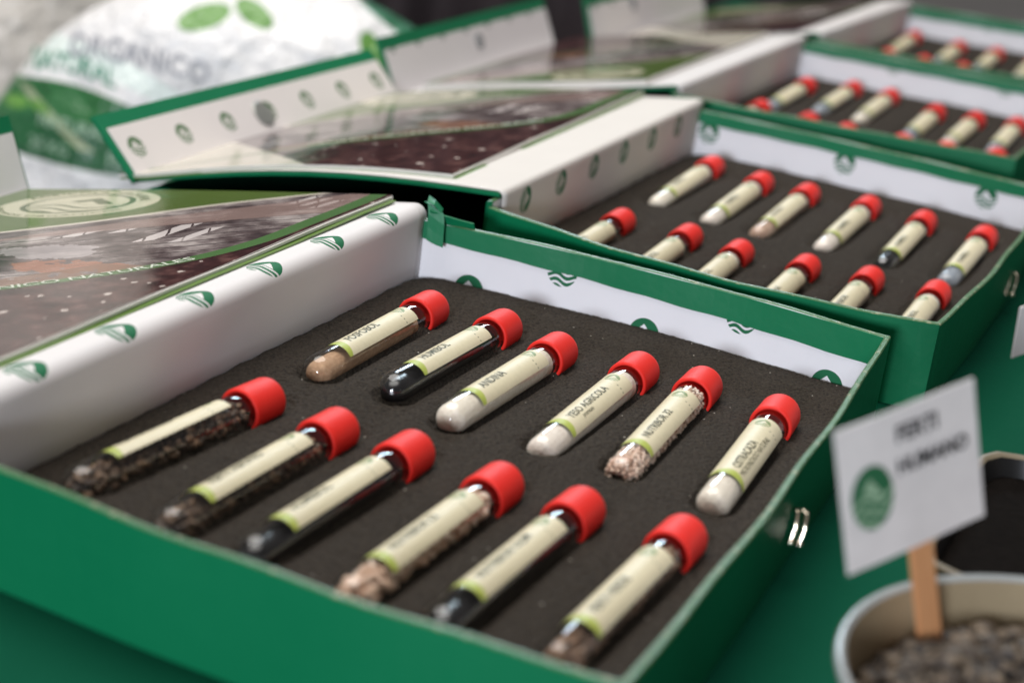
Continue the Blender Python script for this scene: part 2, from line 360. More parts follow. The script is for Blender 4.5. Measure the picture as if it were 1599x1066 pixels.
def curtain():
    rows = []
    A = Vector((-2300, 1750, 0)); B = Vector((-260, 2650, 0)); d = (B - A).normalized(); n = Vector((d.y, -d.x, 0))
    for z in np.linspace(-760, 900, 10):
        r = []
        for i in range(161):
            t = i / 160; p = A.lerp(B, t) + n * (38 * math.sin(t * 92 + .6 * math.sin(t * 31)) + 18 * math.sin(t * 37 + z * .0006)); r.append((p.x, p.y, z))
        rows.append(r)
    m = Mat('dark_maroon_cloth'); q = m.noise(5, 4); m.color(m.mix(q, (.022, .016, .020), (.040, .030, .036))).rough(.8)
    tag(obj('curtain', fixn(sheet(rows, thick=(0, -3, 0), mi_edge=0, mi_bot=0)), m.m, smooth=True), 'dark maroon cloth hanging far behind the cases', 'curtain')
curtain()

# ------------------------------------------------------------------ sacks standing on the floor behind the table
def sack(name, cen, ztop, a, b, thick, yaw, mat, label, grp, writing=()):
    # outline: superellipse in the plane (u across, world z up); face bulges towards the table
    cz = ztop - b; ca, sa = math.cos(yaw), math.sin(yaw); U = Vector((ca, sa, 0)); N = Vector((sa, -ca, 0)); E_ = 2.2
    base = Vector((cen[0], cen[1], -765))
    def prof(u, z):
        k = abs(u / a) ** E_ + abs((z - cz) / b) ** E_; k = min(k, 1.0)
        wr = 4.0 * math.sin(u * .045 + 1.3 * math.sin(z * .03)) + 3.0 * math.sin(z * .06 + u * .02)
        return (thick + wr) * (1 - k ** 1.6) ** .5
    V = []; F = []; UVs = []; nr, na = 26, 72
    for side in (1, -1):
        off = len(V)
        for i in range(nr + 1):
            rr = math.sin(i / nr * math.pi / 2)
            for j in range(na):
                t = 2 * math.pi * j / na; c, s_ = math.cos(t), math.sin(t)
                k = (abs(c) ** E_ + abs(s_) ** E_) ** (-1 / E_); u = a * c * k * rr; z = cz + b * s_ * k * rr
                zz = max(z, -763.0); p = Vector((cen[0], cen[1], 0)) + U * u + N * (side * prof(u, z)) + Vector((0, 0, zz)); V.append(tuple(p - base)); UVs.append((u, z))
        for i in range(nr):
            for j in range(na):
                j2 = (j + 1) % na; q = (off + i * na + j, off + i * na + j2, off + (i + 1) * na + j2, off + (i + 1) * na + j); F.append(q if side < 0 else q[::-1])
    me = mesh(V, F, None, UVs); bm = bmesh.new(); bm.from_mesh(me); bmesh.ops.remove_doubles(bm, verts=bm.verts, dist=1e-6); bmesh.ops.recalc_face_normals(bm, faces=bm.faces); bm.to_mesh(me); bm.free()
    o = empty(name, base, label, 'sack', grp); obj('bag', me, mat, o, smooth=True)
    for (txt, size, u0, path, m_, bold) in writing:
        def fn(x, y, u0=u0, path=path):
            u = u0 + x; z = path(u) + y; return tuple(Vector((cen[0], cen[1], 0)) + U * u + N * (prof(u, z) + 1.2) + Vector((0, 0, z)) - base)
        obj('lettering', text_mesh(txt, size, fn, 8, bold), m_, o)
    return o
yaw = math.atan2(.41, .91)
sack('fertilizer_sack', (-461, 964), -5, 270, 340, 105, yaw, sack_mat('printed_sack_plastic', False), 'plump white plastic sack with green dome print and leaves, nearest behind the cases', 'sacks behind the table',
     [('ORGANICO', 23, -160, lambda u: -78 - .0016 * (u + 100) ** 2, M['grey_ink'], .4), ('NATURAL', 19, -198, lambda u: -95 - .0030 * (u + 146) ** 2, M['green_ink'], .5),
      ('NATURAL', 14, -176, lambda u: -138.0, M['pale_ink'], .2), ('25 KG', 14, -182, lambda u: -158.0, M['pale_ink'], .2), ('PERU', 14, -112, lambda u: -158.0, M['pale_ink'], .2)])
sack('fertilizer_sack', (-975, 1050), 275, 290, 520, 95, yaw, sack_mat('shaded_sack_plastic', True), 'plastic sack coloured beige grey as if shaded, standing behind the white printed one', 'sacks behind the table',
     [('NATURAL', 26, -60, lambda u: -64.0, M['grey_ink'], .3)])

# ------------------------------------------------------------------ test tubes
TL_, RT, RC = 104.0, 7.0, 8.4
hem = [(RT - RT * math.cos(t), RT * math.sin(t)) for t in np.linspace(.08, math.pi / 2, 9)]
GL = fixn(mesh(*lathe_y(hem + [(y, RT) for y in (30, 55, 80, 98)], 32))); GL.materials.append(M['glass'])
cp = [(86, RC - 1.0), (85.7, RC - .5), (86.0, RC), (86.6, RC + .15), (88.0, RC + .1), (101.3, RC - .15), (102.6, RC - .45), (103.6, RC - 1.3), (104, RC - 2.6)]
CAPV, CAPF = lathe_y([(93, 7.1), (86.2, 7.12), (85.8, 7.3)] + cp[1:], 40); CAP = fixn(mesh(CAPV, CAPF)); CAP.materials.append(M['red'])
def contents(kind, fill):
    r = RT - .95; pr = [(.6 + r - r * math.cos(t), r * math.sin(t)) for t in np.linspace(.08, math.pi / 2, 8)] + [(y, r) for y in np.linspace(14, fill, 12)] + [(fill + 1.2, r * .6)]
    V, F = lathe_y(pr, 28); return fixn(mesh(V, F))
CT = {}
for k in PW: CT[k] = contents(k, 82 if k in ('black', 'pink', 'cream', 'grain') else 78); CT[k].materials.append(PW[k])
def granules(mat, g, y1, seed):
    q = random.Random(seed); bm0 = bmesh.new(); bmesh.ops.create_icosphere(bm0, subdivisions=2, radius=1.0); bv = np.array([v.co[:] for v in bm0.verts]); bf = [tuple(v.index for v in f.verts) for f in bm0.faces]; bm0.free()
    V = []; F = []
    def put(c, s):
        M3 = np.array((Matrix.Rotation(q.uniform(0, 6), 3, 'X') @ Matrix.Rotation(q.uniform(0, 6), 3, 'Z')))
        lump = 1 + .13 * np.sin(bv @ rng.uniform(-3, 3, 3) + q.uniform(0, 6)); v = (bv * lump[:, None] * np.array([s * q.uniform(.85, 1.2), s * q.uniform(.75, 1.0), s * q.uniform(.8, 1.1)])) @ M3.T + np.array(c)
        o = len(V); V.extend(map(tuple, v)); F.extend(tuple(i + o for i in f) for f in bf)
    y = 1.6
    while y < y1:
        rr = RT - .5 - g; rr = rr if y > RT else max(.4, math.sqrt(max(.2, RT * RT - (RT - y) ** 2)) - g - .3)
        n = max(1, int(2 * math.pi * rr / (g * 1.75))); a0 = q.uniform(0, 6)
        for i in range(n):
            a = a0 + 2 * math.pi * i / n + q.uniform(-.16, .16); r2 = rr - q.uniform(0, g * .45); put((r2 * math.sin(a), y + q.uniform(-.5, .5) * g, r2 * math.cos(a)), g * q.uniform(.82, 1.18))
        y += g * 1.6
    core = lathe_y([(2.5, 1.5), (5, 3.6), (y1 - 2, 3.6)], 12); o = len(V); V.extend(core[0]); F.extend(tuple(i + o for i in f) for f in core[1])
    me = mesh(V, F); me.materials.append(mat)
    for p in me.polygons: p.use_smooth = True
    return me
GRM = {'g_dark': granules(GR['dark'], 1.75, 83, 1), 'g_dark2': granules(GR['dark'], 1.5, 83, 2), 'g_tan': granules(GR['tan'], 1.8, 84, 3), 'g_brown': granules(GR['brown'], 1.35, 84, 4), 'g_grit': granules(GR['grit'], .95, 84, 5)}
def label_mesh(half, y0=19.0, L=57.5):
    rows = []; uv = []; ny, na = 12, 22
    for i in range(ny + 1):
        u = L * i / ny; r = []; ru = []
        for j in range(na + 1):
            a = -half + 2 * half * j / na; R = RT + .12; r.append((R * math.sin(a), y0 + u, R * math.cos(a))); ru.append((u, -R * a))
        rows.append(r); uv.append(ru)
    me = sheet(rows, uv=uv); me.materials.append(M['label'])
    for p in me.polygons: p.use_smooth = True
    return me
LBL = {h: label_mesh(h) for h in (1.12, 1.28)}
def tube(x0, x1, yend, fill, lab, name='', tilt=-.25, half=1.12, z=(1.4, 2.2), grp=None, sub=None, off=0.0, gap=False, long=1.0, slim=1.0):
    yaw_ = math.atan2(-(x1 - x0), TL_); pitch = math.atan2(z[1] - z[0], TL_)
    z = (z[0] + .9, z[1] + 1.1); o = empty('test_tube', (x0, yend - TL_ * long, z[0]), lab, 'test tube', grp, (pitch, 0, yaw_)); o.scale = (slim, long, slim)
    obj('glass_tube', GL, None, o, smooth=True); obj('cap', CAP, None, o, smooth=True)
    if fill in GRM: ct = tag(obj('granules', GRM[fill], None, o), kind='stuff')
    else: ct = obj('contents', CT[fill], None, o, smooth=True)
    if gap: ct.scale = (.90, 1, .86); ct.location = (0, 0.0008, -.0009)     # settled filling, clear glass above it
    lb = obj('paper_label', LBL[half], None, o); lb.rotation_euler = (0, tilt, 0)
    def wrap(v0, u0, h):
        def fn(x, y):
            a = -(v0 + y - h / 2) / RT; R = RT + .20; return (R * math.sin(a), 19 + u0 + x, R * math.cos(a))
        return fn
    if name: obj('lettering', text_mesh(name, 5.0 if len(name) < 9 else 4.5, wrap(-.5 + off, 7.5, 3.3), 1.0, .09), M['ink'], lb)
    if sub: obj('lettering', text_mesh(sub[0], sub[1], wrap(sub[2], sub[3], sub[1] * .7), 1.0), M['ink'], lb)
    # the strap of the tube is tilted by its own rotation so the label lies on top as in the case
    return o
N1 = 'in nearest case, far row'; G1 = 'tubes in the nearest case'
far1 = [(29.4, 29.8, 286, 'tan', 'FOSFOBOL', 'test tube of tan powder lettered FOSFOBOL ', -.10, (.2, 1.4), None), (61, 64, 287, 'black', 'HUMIBOL', 'test tube of glossy black filling lettered HUMIBOL ', -.12, (1.2, 1.6), None),
    (90.5, 93.5, 277, 'cream', 'ANDINA', 'test tube of cream powder lettered ANDINA ', .0, (1.0, 1.8), None), (126, 128, 281, 'pink', 'YESO AGRICOLA', 'test tube of pinkish white powder lettered YESO AGRICOLA ', .02, (-3.6, 1.6), ('premium', 2.6, -3.6, 14)),
    (157, 154.5, 282, 'g_grit', 'NUTRIBOR 32', 'test tube of coarse pink grit lettered NUTRIBOR 32 ', .0, (-3.2, 2.2), None), (194, 189, 275, 'ivory', 'OSTRACAZA', 'test tube of ivory powder beside the clasp wall ', .1, (-1.2, 1.8), ('MICRONIZADO NATURAL', 3.2, -4.0, 5))]
for x0, x1, ye, f, nm, lb, t, z, sub in far1: tube(x0, x1, ye, f, 'red-capped ' + lb + N1, nm, t, 1.28 if nm == 'OSTRACAZA' else 1.12, z, G1, sub, gap=f in ('tan', 'black'))
N2 = 'in nearest case, near row'
near1 = [(22, 30, 151, 'g_dark', 'FERTIHUMUS', 'test tube of dark granules beside the white hinge wall ', -.62), (61, 64, 144.5, 'g_dark2', 'FERTI ABONO', 'test tube of dark granules, second from the hinge wall ', -.30), (91, 94, 144.5, 'black', 'HUMIBOL', 'test tube of black filling, third from hinge wall ', -.25),
    (127.5, 130, 140.5, 'g_tan', 'NUTRIBOR 22', 'test tube of pink tan pellets ', -.16), (157, 160, 140.5, 'black', 'NUTRIBOR OLIM', 'test tube of black filling, fifth from hinge wall ', -.18), (193, 195.5, 142.5, 'g_brown', 'FERTI VERDE', 'test tube of brown granules by the clasp wall ', -.08)]
for x0, x1, ye, f, nm, lb, t in near1: tube(x0, x1, ye, f, 'red-capped ' + lb + N2, nm, t, 1.12, (.2, 1.4), G1, gap=f != 'g_tan', long=1.05)
ordn = ['first', 'second', 'third', 'fourth', 'fifth', 'sixth']
def rows(spec, case, grp):
    for rn, lst in spec:
        for k, (x, ye, f) in enumerate(lst):
            tube(x + random.uniform(-.8, .8), x + random.uniform(-.8, .8), ye, f, f'{ordn[k]} red-capped tube from the white hinge wall, {rn} row of the {case} case', random.choice(['HUMIBOL', 'FOSFOBOL', 'NUTRIBOR', 'ANDINA']) if case == 'second' else '', random.uniform(-.15, .15), 1.28, (-3.4, .9) if case == 'second' else (-3.0, .2), grp, slim=.87)
rows([('far', list(zip((39, 72.5, 101.5, 136, 169, 203), (642, 631, 629, 633, 628, 626), ('cream', 'pink', 'grain', 'pink', 'black', 'grey')))), ('near', list(zip((41, 77, 107, 141, 171.5, 204.5), (486, 488, 482, 485, 491, 495), ('tan', 'ivory', 'cream', 'tan', 'ivory', 'cream'))))], 'second', 'tubes in the second case')
rows([('far', list(zip((10, 39, 68, 107, 135, 163), (948, 972, 972, 949, 953, 964), ('grey', 'grey', 'cream', 'grey', 'ivory', 'grey')))), ('near', list(zip((9, 46, 74, 111, 139, 170.5), (834, 827, 820, 824, 829, 843), ('cream', 'ivory', 'tan', 'cream', 'tan', 'ivory'))))], 'third', 'tubes in the third case')
rows([('far', list(zip((19, 60, 93, 127), (1268, 1262, 1266, 1268), ('cream', 'grey', 'grey', 'ivory')))), ('near', list(zip((24, 54, 86), (1147, 1149, 1153), ('cream', 'tan', 'ivory'))))], 'farthest', 'tubes in the farthest case')

# ------------------------------------------------------------------ the open cases
H = 25.3
def lerp(a, b, t): return tuple(p + (q - p) * t for p, q in zip(a, b))
def case(i, quad, bow, lid, hz, fold, flapvec, mats, label, tubes_xy, band, plate, res):
    NL, NR, FR, FL = [np.array(q, float) for q in quad]; o = empty('sample_case', (NL[0], NL[1], TZ), label, 'sample case', 'open green sample cases')
    inv = Vector((-NL[0], -NL[1], -TZ)); cen = (NL + NR + FR + FL) / 4; T = 2.4
    def wall(nm, A, B, b, inner, n=28, zt=H, wob=0.5):
        d = (B - A) / np.linalg.norm(B - A); nrm = np.array([d[1], -d[0]])
        if nrm @ (cen - A) > 0: nrm = -nrm
        V = []; F = []; I = []; UV = []; L = np.linalg.norm(B - A); sec = [(0, -14.6), (0, zt - .5), (.4, zt), (T - .4, zt), (T, zt - .5), (T, -14.6)]
        A2, B2 = A - d * 0, B + d * 0
        for k in range(n + 1):
            t = k / n; off = b * math.sin(math.pi * t) ** .9 + wob * math.sin(t * 19 + i) * math.sin(math.pi * t)
            for (q, z) in sec:
                e = -(T * .5) + q; pp = A2 + (B2 - A2) * t + nrm * (off * (0.55 + .45 * (z + 15) / 40) + q) + d * ((t - .5) * 2 * q); zz = z + (wob * .5 * math.sin(t * 23 + 2 * i) if z > 0 else 0)
                V.append((pp[0], pp[1], zz)); UV.append((t * L, z))
        m = len(sec)
        for k in range(n):
            for j in range(m):
                j2 = (j + 1) % m; F.append((k * m + j, k * m + j2, (k + 1) * m + j2, (k + 1) * m + j)); I.append(2 if j == 0 else (1 if j in (1, 2, 3) else 0))
        F.append(tuple(range(m))); I.append(0); F.append(tuple(n * m + j for j in range(m))[::-1]); I.append(0)
        me = fixn(mesh(V, F, I, UV)); obj(nm, me, [M['green'], M['edge'], inner], o, inv)
        if nm == 'back_wall':                # green wrapping paper folded over the rim onto the white liner
            rws = []; zb = band
            for z in (0, .5, 1):
                r = []
                for k in range(n + 1):
                    t = k / n; off = b * math.sin(math.pi * t) ** .9 + wob * math.sin(t * 19 + i) * math.sin(math.pi * t); lo = zb[0] + (zb[1] - zb[0]) * t + .25 * math.sin(t * 40); zz = lo + (zt - .6 - lo) * z
                    pp = A2 + (B2 - A2) * t + nrm * (off * (0.55 + .45 * (zz + 15) / 40) - .55); r.append((pp[0], pp[1], zz))
                rws.append(r)
            obj('rim_wrap', fixn(sheet(rws, thick=(0, .5, 0), mi_edge=0, mi_bot=0)), M['green'], o, inv)
    wall('front_wall', NL, NR, bow[0], mats['wall']); wall('clasp_wall', NR, FR, bow[1], mats['wall']); wall('back_wall', FL, FR, bow[2], mats['wall'])
    wall('hinge_wall', NL + [-1.5, 0], FL + [-1.5, 0], 0, M['flap1'], zt=hz - 3.5, wob=0)
    b_ = obj('base', mesh([(*NL, -14.4), (*NR, -14.4), (*FR, -14.4), (*FL, -14.4)], [(0, 1, 2, 3)]), M['black'], o, inv)
    # foam insert: height field with a slot pressed round every tube
    W = np.linalg.norm(NR - NL); D = np.linalg.norm(FL - NL); nx, ny = int(W / res), int(D / res)
    s, t = np.meshgrid(np.linspace(0.001, .999, nx + 1), np.linspace(0.001, .999, ny + 1))
    P = (NL[None, None] * ((1 - s) * (1 - t))[..., None] + NR * (s * (1 - t))[..., None] + FR * (s * t)[..., None] + FL * ((1 - s) * t)[..., None])
    yd = np.array([0., 1.]); P = P + np.array([0, -1.])[None, None] * (bow[0] * np.sin(math.pi * s) * (1 - t) * .93)[..., None] + yd * (bow[2] * np.sin(math.pi * s) * t * .93)[..., None] + np.array([1., 0]) * (bow[1] * np.sin(math.pi * t) * s * .93)[..., None]
    z = np.zeros_like(s); ed = np.minimum.reduce([s * W, (1 - s) * W, t * D, (1 - t) * D])
    z -= 1.3 * np.exp(-(ed / 1.8) ** 2) * (1 + .25 * np.sin(P[..., 1] * .31 + P[..., 0] * .23) ); cor = np.hypot(np.maximum(0, 26 - s * W), np.maximum(0, 26 - (1 - t) * D)); z -= np.maximum(0, cor - 26) * .22
    z += .35 * np.sin(P[..., 0] * .06 + 1) * np.sin(P[..., 1] * .045)
    for (x0, x1, ye) in tubes_xy:
        yy = P[..., 1] - (ye - TL_); xa = x0 + (x1 - x0) * np.clip(yy / TL_, 0, 1); d = np.hypot(P[..., 0] - xa, np.maximum(0, RT - yy) + np.maximum(0, yy - TL_)); rad = np.where(yy > 85.5, RC + .2, RT + .1)
        z -= 3.4 * np.exp(-((d - rad) / 1.2) ** 2) * np.where(yy > 84, .45, 1.0) + .6 * np.exp(-(np.maximum(0, d - rad) / 4.5) ** 2)
    z += rng.normal(0, .13, z.shape)
    V = [(P[a, b, 0], P[a, b, 1], z[a, b]) for a in range(ny + 1) for b in range(nx + 1)]
    F = [(a * (nx + 1) + b, a * (nx + 1) + b + 1, (a + 1) * (nx + 1) + b + 1, (a + 1) * (nx + 1) + b) for a in range(ny) for b in range(nx)]
    obj('foam_insert', mesh(V, F), M['foam'], o, inv, True)
    # lining paper: up the hinge wall, over the fold, down the lid
    hn, hf, en, ef = lid['hn'], lid['hf'], lid['en'], lid['ef']; ez = lid['ez']
    n = 46; rws = []; uvr = []; bl = []
    for k in range(n + 1):
        t = k / n; A = np.array(lerp(hn, hf, t)); E1 = np.array(lerp(en, ef, t)); w_ = NL + (FL - NL) * t; roll = .7 * math.sin(t * 17 + i) * lid.get('roll', 1)
        pts = [(w_[0] + .3, A[1], -5), (w_[0] + .3, A[1], 6), (w_[0] + .3 + roll * .5, A[1], hz - fold - 4), (w_[0] + .3 + roll * .3, A[1], hz - fold)]
        for q in range(1, 9):
            a = q / 8 * (math.pi / 2 + .20); pts.append((w_[0] + .3 - fold * (1 - math.cos(a)) + roll * .2, A[1], hz - fold + fold * math.sin(a)))
        lx, lz = pts[-1][0], pts[-1][2]
        for q in range(1, 11):
            f = q / 10; pts.append((lx + (E1[0] - lx) * f, A[1] + (E1[1] - A[1]) * f, lz + (ez - lz) * f + 1.5 * math.sin(math.pi * f) * lid.get('sag', 0) * (1 - .6 * t)))
        ss = 0; u = []; pr = pts[0]
        for q in pts: ss += math.hypot(q[0] - pr[0], q[2] - pr[2]); u.append((t * np.linalg.norm(FL - NL), ss - 5)); pr = q
        rws.append(pts); uvr.append(u); bl.append(pts[8:])
    me = fixn(sheet([list(r) for r in rws], thick=lambda p: (p[0] - .35, p[1], p[2] - .35), mi_edge=0, mi_bot=0, uv=uvr)); obj('lining', me, mats['hinge'], o, inv, True)
    lidr = [[(p[0], p[1], p[2] - .8) for p in r] for r in bl]
    for r in (0, -1):                        # the board edge stands a little proud of the paper
        lidr[r] = [(p[0], p[1] + (-1.2 if r == 0 else 1.2), p[2]) for p in lidr[r]]
    lo = obj('lid', fixn(sheet(lidr, thick=(0, 0, -1.8), mi_top=1, mi_edge=0, mi_bot=2)), [M['green'], M['green'], M['black']], o, inv)
    # flap standing at the outer edge of the lid
    rws = []; tr = []; uvr = []; fv = Vector(flapvec); fh = fv.length; nrm = Vector((fv.z, 0, -fv.x)).normalized()
    for k in range(25):
        t = k / 24; e = Vector((*lerp(en, ef, t), ez - .5)); rws.append([tuple(e + fv * q) for q in (0, .25, .5, .78)]); uvr.append([(t * 300, fh * q) for q in (0, .25, .5, .78)])
        tr.append([tuple(e + fv * q - nrm * .6) for q in (-.03, .3, .6, .9, 1.0)])
    tr[0] = [(p[0], p[1] - 4.2, p[2]) for p in tr[0]]; tr[-1] = [(p[0], p[1] + 1.5, p[2]) for p in tr[-1]]
    fo = obj('lid_flap', fixn(sheet(tr, thick=tuple(-nrm * 2.2), mi_edge=0, mi_bot=0)), [M['green']], o, inv)
    obj('flap_lining', fixn(sheet([list(r) for r in rws], thick=tuple(-nrm * .5), mi_edge=0, mi_bot=0, uv=uvr)), mats['flap'], fo)
    if plate:
        e = Vector((*lerp(en, ef, plate[0]), ez - .5)) + fv * plate[1]; yv = (Vector((*ef, 0)) - Vector((*en, 0))).normalized(); zv = fv.normalized(); V = []; F = []
        for q, (rr, hh) in enumerate(((plate[2], 0), (plate[2], .7), (plate[2] - .6, 1.1))):
            for k in range(28): a = 2 * math.pi * k / 28; V.append(tuple(e + yv * rr * math.cos(a) + zv * rr * math.sin(a) + nrm * hh))
        for q in range(2):
            for k in range(28): F.append((q * 28 + k, q * 28 + (k + 1) % 28, q * 28 + 28 + (k + 1) % 28, q * 28 + 28 + k))
        F.append(tuple(56 + k for k in range(28))); obj('magnet_disc', fixn(mesh(V, F)), plate[3], fo)
    # latch: two bowed gold wires on the clasp wall
    if lid.get('latch'):
        x, y, zc = lid['latch']
        for dx in (.2, 3.4):                 # two upright prongs with round feet, joined at the top
            V, F = tube_path([(x + dx - .8, y + 2.6, zc + 5.8), (x + dx, y + 1.8, zc + 4.8), (x + dx + .5, y + .6, zc), (x + dx, y - .6, zc - 4.0), (x + dx - .3, y - .8, zc - 4.6)], .9, 10)
            pr = obj('latch_prong', fixn(mesh(V, F)), M['gold'], o, inv, True)
            b2 = bmesh.new(); bmesh.ops.create_uvsphere(b2, u_segments=14, v_segments=10, radius=1.5 * S, matrix=Matrix.Translation(Vector((x + dx, y - .8, zc - 4.8)) * S)); me = bpy.data.meshes.new('k'); b2.to_mesh(me); b2.free(); obj('foot', me, M['gold'], pr, None, True)
        obj('latch_bar', fixn(mesh(*tube_path([(x - 2.5, y + 2.6, zc + 5.6), (x + 2, y + 2.6, zc + 5.8), (x + 3.6, y + 2.6, zc + 5.6)], .8, 8))), M['gold'], o, inv, True)
    return o
t1 = [(a, b, c) for a, b, c, *_ in far1 + near1]; sp = lambda xs, ys: [(x, x, y) for x, y in zip(xs, ys)]
t2 = sp((39, 72.5, 101.5, 136, 169, 203), (642, 631, 629, 633, 628, 626)) + sp((41, 77, 107, 141, 171.5, 204.5), (486, 488, 482, 485, 491, 495))
t3 = sp((10, 39, 68, 107, 135, 163), (948, 972, 972, 949, 953, 964)) + sp((9, 46, 74, 111, 139, 170.5), (834, 827, 820, 824, 829, 843))
t4 = sp((19, 60, 93, 127), (1268, 1262, 1266, 1268)) + sp((24, 54, 86), (1146, 1148, 1152))
c1 = case(1, [(0, 6), (224.0, 0), (212.5, 331), (0, 330)], (6, 3.2, 8), dict(hn=(0, 4), hf=(0, 331), en=(-222, 4), ef=(-222, 336), ez=-13.6, latch=(224.6, 168, 4), sag=.8), 31.5, 5.5, (-15, 0, 36),
     dict(wall=M['wall1'], hinge=M['hinge1'], flap=M['flap1']), 'nearest open green sample case with twelve sharp test tubes in dark foam', t1, (16.5, 11.5), None, 1.15)
c2 = case(2, [(14, 376), (226, 368), (223, 668), (13, 677)], (16, 6, 5), dict(hn=(14, 383), hf=(13, 681), en=(-200, 399), ef=(-196, 692), ez=-13.6, latch=(230.5, 545, 0), roll=.3, sag=4.5), 31, 3, (-28, 0, 28.5),
     dict(wall=M['wall2'], hinge=M['hinge2'], flap=M['flap2']), 'second open green sample case from the front, emblems along its lid flap', t2, (17.5, 17.5), (.47, .40, 8.5, M['silver']), 2.0)
c3 = case(3, [(-13, 709), (194, 737), (192, 1000), (-10, 991)], (3, 4, 3), dict(hn=(-13, 711), hf=(-10, 993), en=(-203, 699), ef=(-204, 972), ez=-13.6, roll=.3), 30, 3, (-17, 0, 36),
     dict(wall=M['wall3'], hinge=M['hinge3'], flap=M['flap3']), 'third open green sample case from the front, with a shiny disc on its lid flap', t3, (17.5, 17.5), (.52, .50, 6.0, M['shiny']), 2.6)
c4 = case(4, [(-5, 1016), (204, 1042), (200, 1325), (5, 1290)], (3, 4, 3), dict(hn=(-5, 1018), hf=(5, 1292), en=(-184, 1008), ef=(-182, 1280), ez=-13.6, roll=.3), 30, 3, (-13, 0, 38),
     dict(wall=M['wall3'], hinge=M['hinge3'], flap=M['flap3']), 'farthest open green sample case, cut off by the top right of the picture', t4, (16, 16), (.35, .62, 6.0, M['shiny']), 3.0)
# torn green tape at the far hinge corner of the nearest case
inv1 = Vector((0, -6, -TZ))
def strip(nm, pts, wv, th=.5):
    a = obj(nm, fixn(sheet([[tuple(Vector(p) + Vector(wv) * q + Vector((0, 0, .5 * math.sin(3 * q + k)))) for q in (0, .35, .7, 1)] for k, p in enumerate(pts)], thick=(.25, -.35, -.35), mi_edge=0, mi_bot=0)), M['green'], c1, inv1); return a
strip('corner_tape', [(-1.5, 330.5, 33.5), (1.2, 328.5, 33.0), (2.4, 327.6, 29.0), (2.8, 327.2, 23.5), (3.4, 326.6, 18.0)], (8.2, .6, -2.6))
strip('corner_tape', [(3.0, 326.8, 31.5), (9.0, 329.5, 29.3), (16.0, 331.8, 28.2), (22.5, 333.6, 28.0)], (.6, 3.2, -5.8))
strip('corner_tape', [(0.5, 329.5, 34.0), (4.5, 328.4, 33.2), (8.2, 329.0, 30.2)], (-1.5, 4.5, 1.5))

# ------------------------------------------------------------------ booklets on the lids
def booklet(i, o_xy, right, width, y0, y1, hz, slope, label, flip=False, skew=0.0, lift=0.0, fat=0.0, arch=0.0):
    """right: x of the hinge-side edge; the booklet follows the slope of the lid"""
    c = 1 / math.hypot(1, slope); o = empty('brochure', (right, y0, hz), label, 'brochure', 'glossy brochures on the case lids')
    def P(a, b, off): # a mm leftwards from the hinge-side edge, b mm away from the camera
        x = -a * c + skew * b; z = -a * slope * c + off + .9 * math.sin(a / width * math.pi) * lift - 1.2 * (1 - b / (y1 - y0)) * lift + arch * math.sin(min(1, max(0, (a + 30) / 214)) * math.pi) * (1 - .6 * b / (y1 - y0)); return (x, b, z)
    L = y1 - y0
    def layer(nm, a0, a1, b0, b1, off, th, mt, n=10, eb=1):
        rws = []; uv = []
        for k in range(n + 1):
            b = b0 + (b1 - b0) * k / n; r = []; u = []
            for q in range(13):
                a = a0 + (a1 - a0) * q / 12; r.append(P(a, b, off + .25 * math.sin(b * .05 + off))); u.append((a * 210 / width, (L - b if flip else b) * 297 / L) if not flip else ((width - a) * 210 / width, (L - b) * 297 / L))
            rws.append(r); uv.append(u)
        return obj(nm, fixn(sheet(rws, thick=(0, 0, -th), mi_edge=eb, mi_bot=eb, uv=uv)), [mt, M['pages']], o)
    layer('back_cover', -3.4, width - 2, -1.0, L - 2.5, 1.1, .7, M['olive'], eb=0)
    layer('pages', -1.0, width - 1, .2, L - 1.0, 2.6 + fat, 1.4 + fat, M['pages'])
    cv = layer('front_cover', 0, width, 0, L, 3.2 + fat, .5, M['cover'], 24)
    def on(a, b): p = P(a, b, 3.2 + .25 * math.sin(b * .05 + 3.2) + .14); return p
    if not flip:                             # words set along the green ribbon
        def ab(b): return 7 + 59 * (max(0, 216 - b) / 111) ** 2
        bs = np.linspace(20, 216, 300); pts = np.array([[ab(b), b] for b in bs]); ln = np.concatenate([[0], np.cumsum(np.linalg.norm(np.diff(pts, axis=0), axis=1))])
        txt = 'ABONO ORGANICO NATURALES'; sz = 8.0; wd = twidth(txt, sz) * 1.18; end = np.interp(165, bs, ln)
        def fn(x, y):
            s_ = end - wd + x * 1.18; a = np.interp(s_, ln, pts[:, 0]); b = np.interp(s_, ln, pts[:, 1]); e = 1.0; a2 = np.interp(s_ + e, ln, pts[:, 0]); b2 = np.interp(s_ + e, ln, pts[:, 1]); t = np.array([a2 - a, b2 - b]); t /= np.linalg.norm(t); nv = np.array([t[1], -t[0]])
            if nv[0] < 0: nv = -nv
            q = np.array([a, b]) + nv * (y - 2.6); return on(*q)
        obj('lettering', text_mesh(txt, sz, fn, 2.5, .05), M['white_ink'], cv)
        def arc(txt, sz, r0, start, span, inward):
            wd = twidth(txt, sz)
            def f(x, y):
                th = start + span * x / wd; k = r0 + (y if not inward else -y) / 33.0; return on(150 - 41 * k * math.cos(th), 261 + 33 * k * math.sin(th))
            obj('lettering', text_mesh(txt, sz, f, 2.5), M['olive_ink'], cv)
        arc('AGRICOLA NATURAL', 6.0, .80, math.radians(160), math.radians(-140), False)
        arc('ABONOS ORGANICOS', 3.6, .92, math.radians(200), math.radians(140), True)
    return o
booklet(1, None, -18.0, 207, 33.5, 331.0, 29.4, .217, 'glossy brochure on the nearest case lid with oval emblem and ORGANICO NATURALES ribbon', lift=.8)
booklet(2, None, -20, 196, 397, 687, 23.2, .212, 'glossy brochure on the second case lid, its dark soil corner towards the viewer', skew=-.03, arch=6.75)
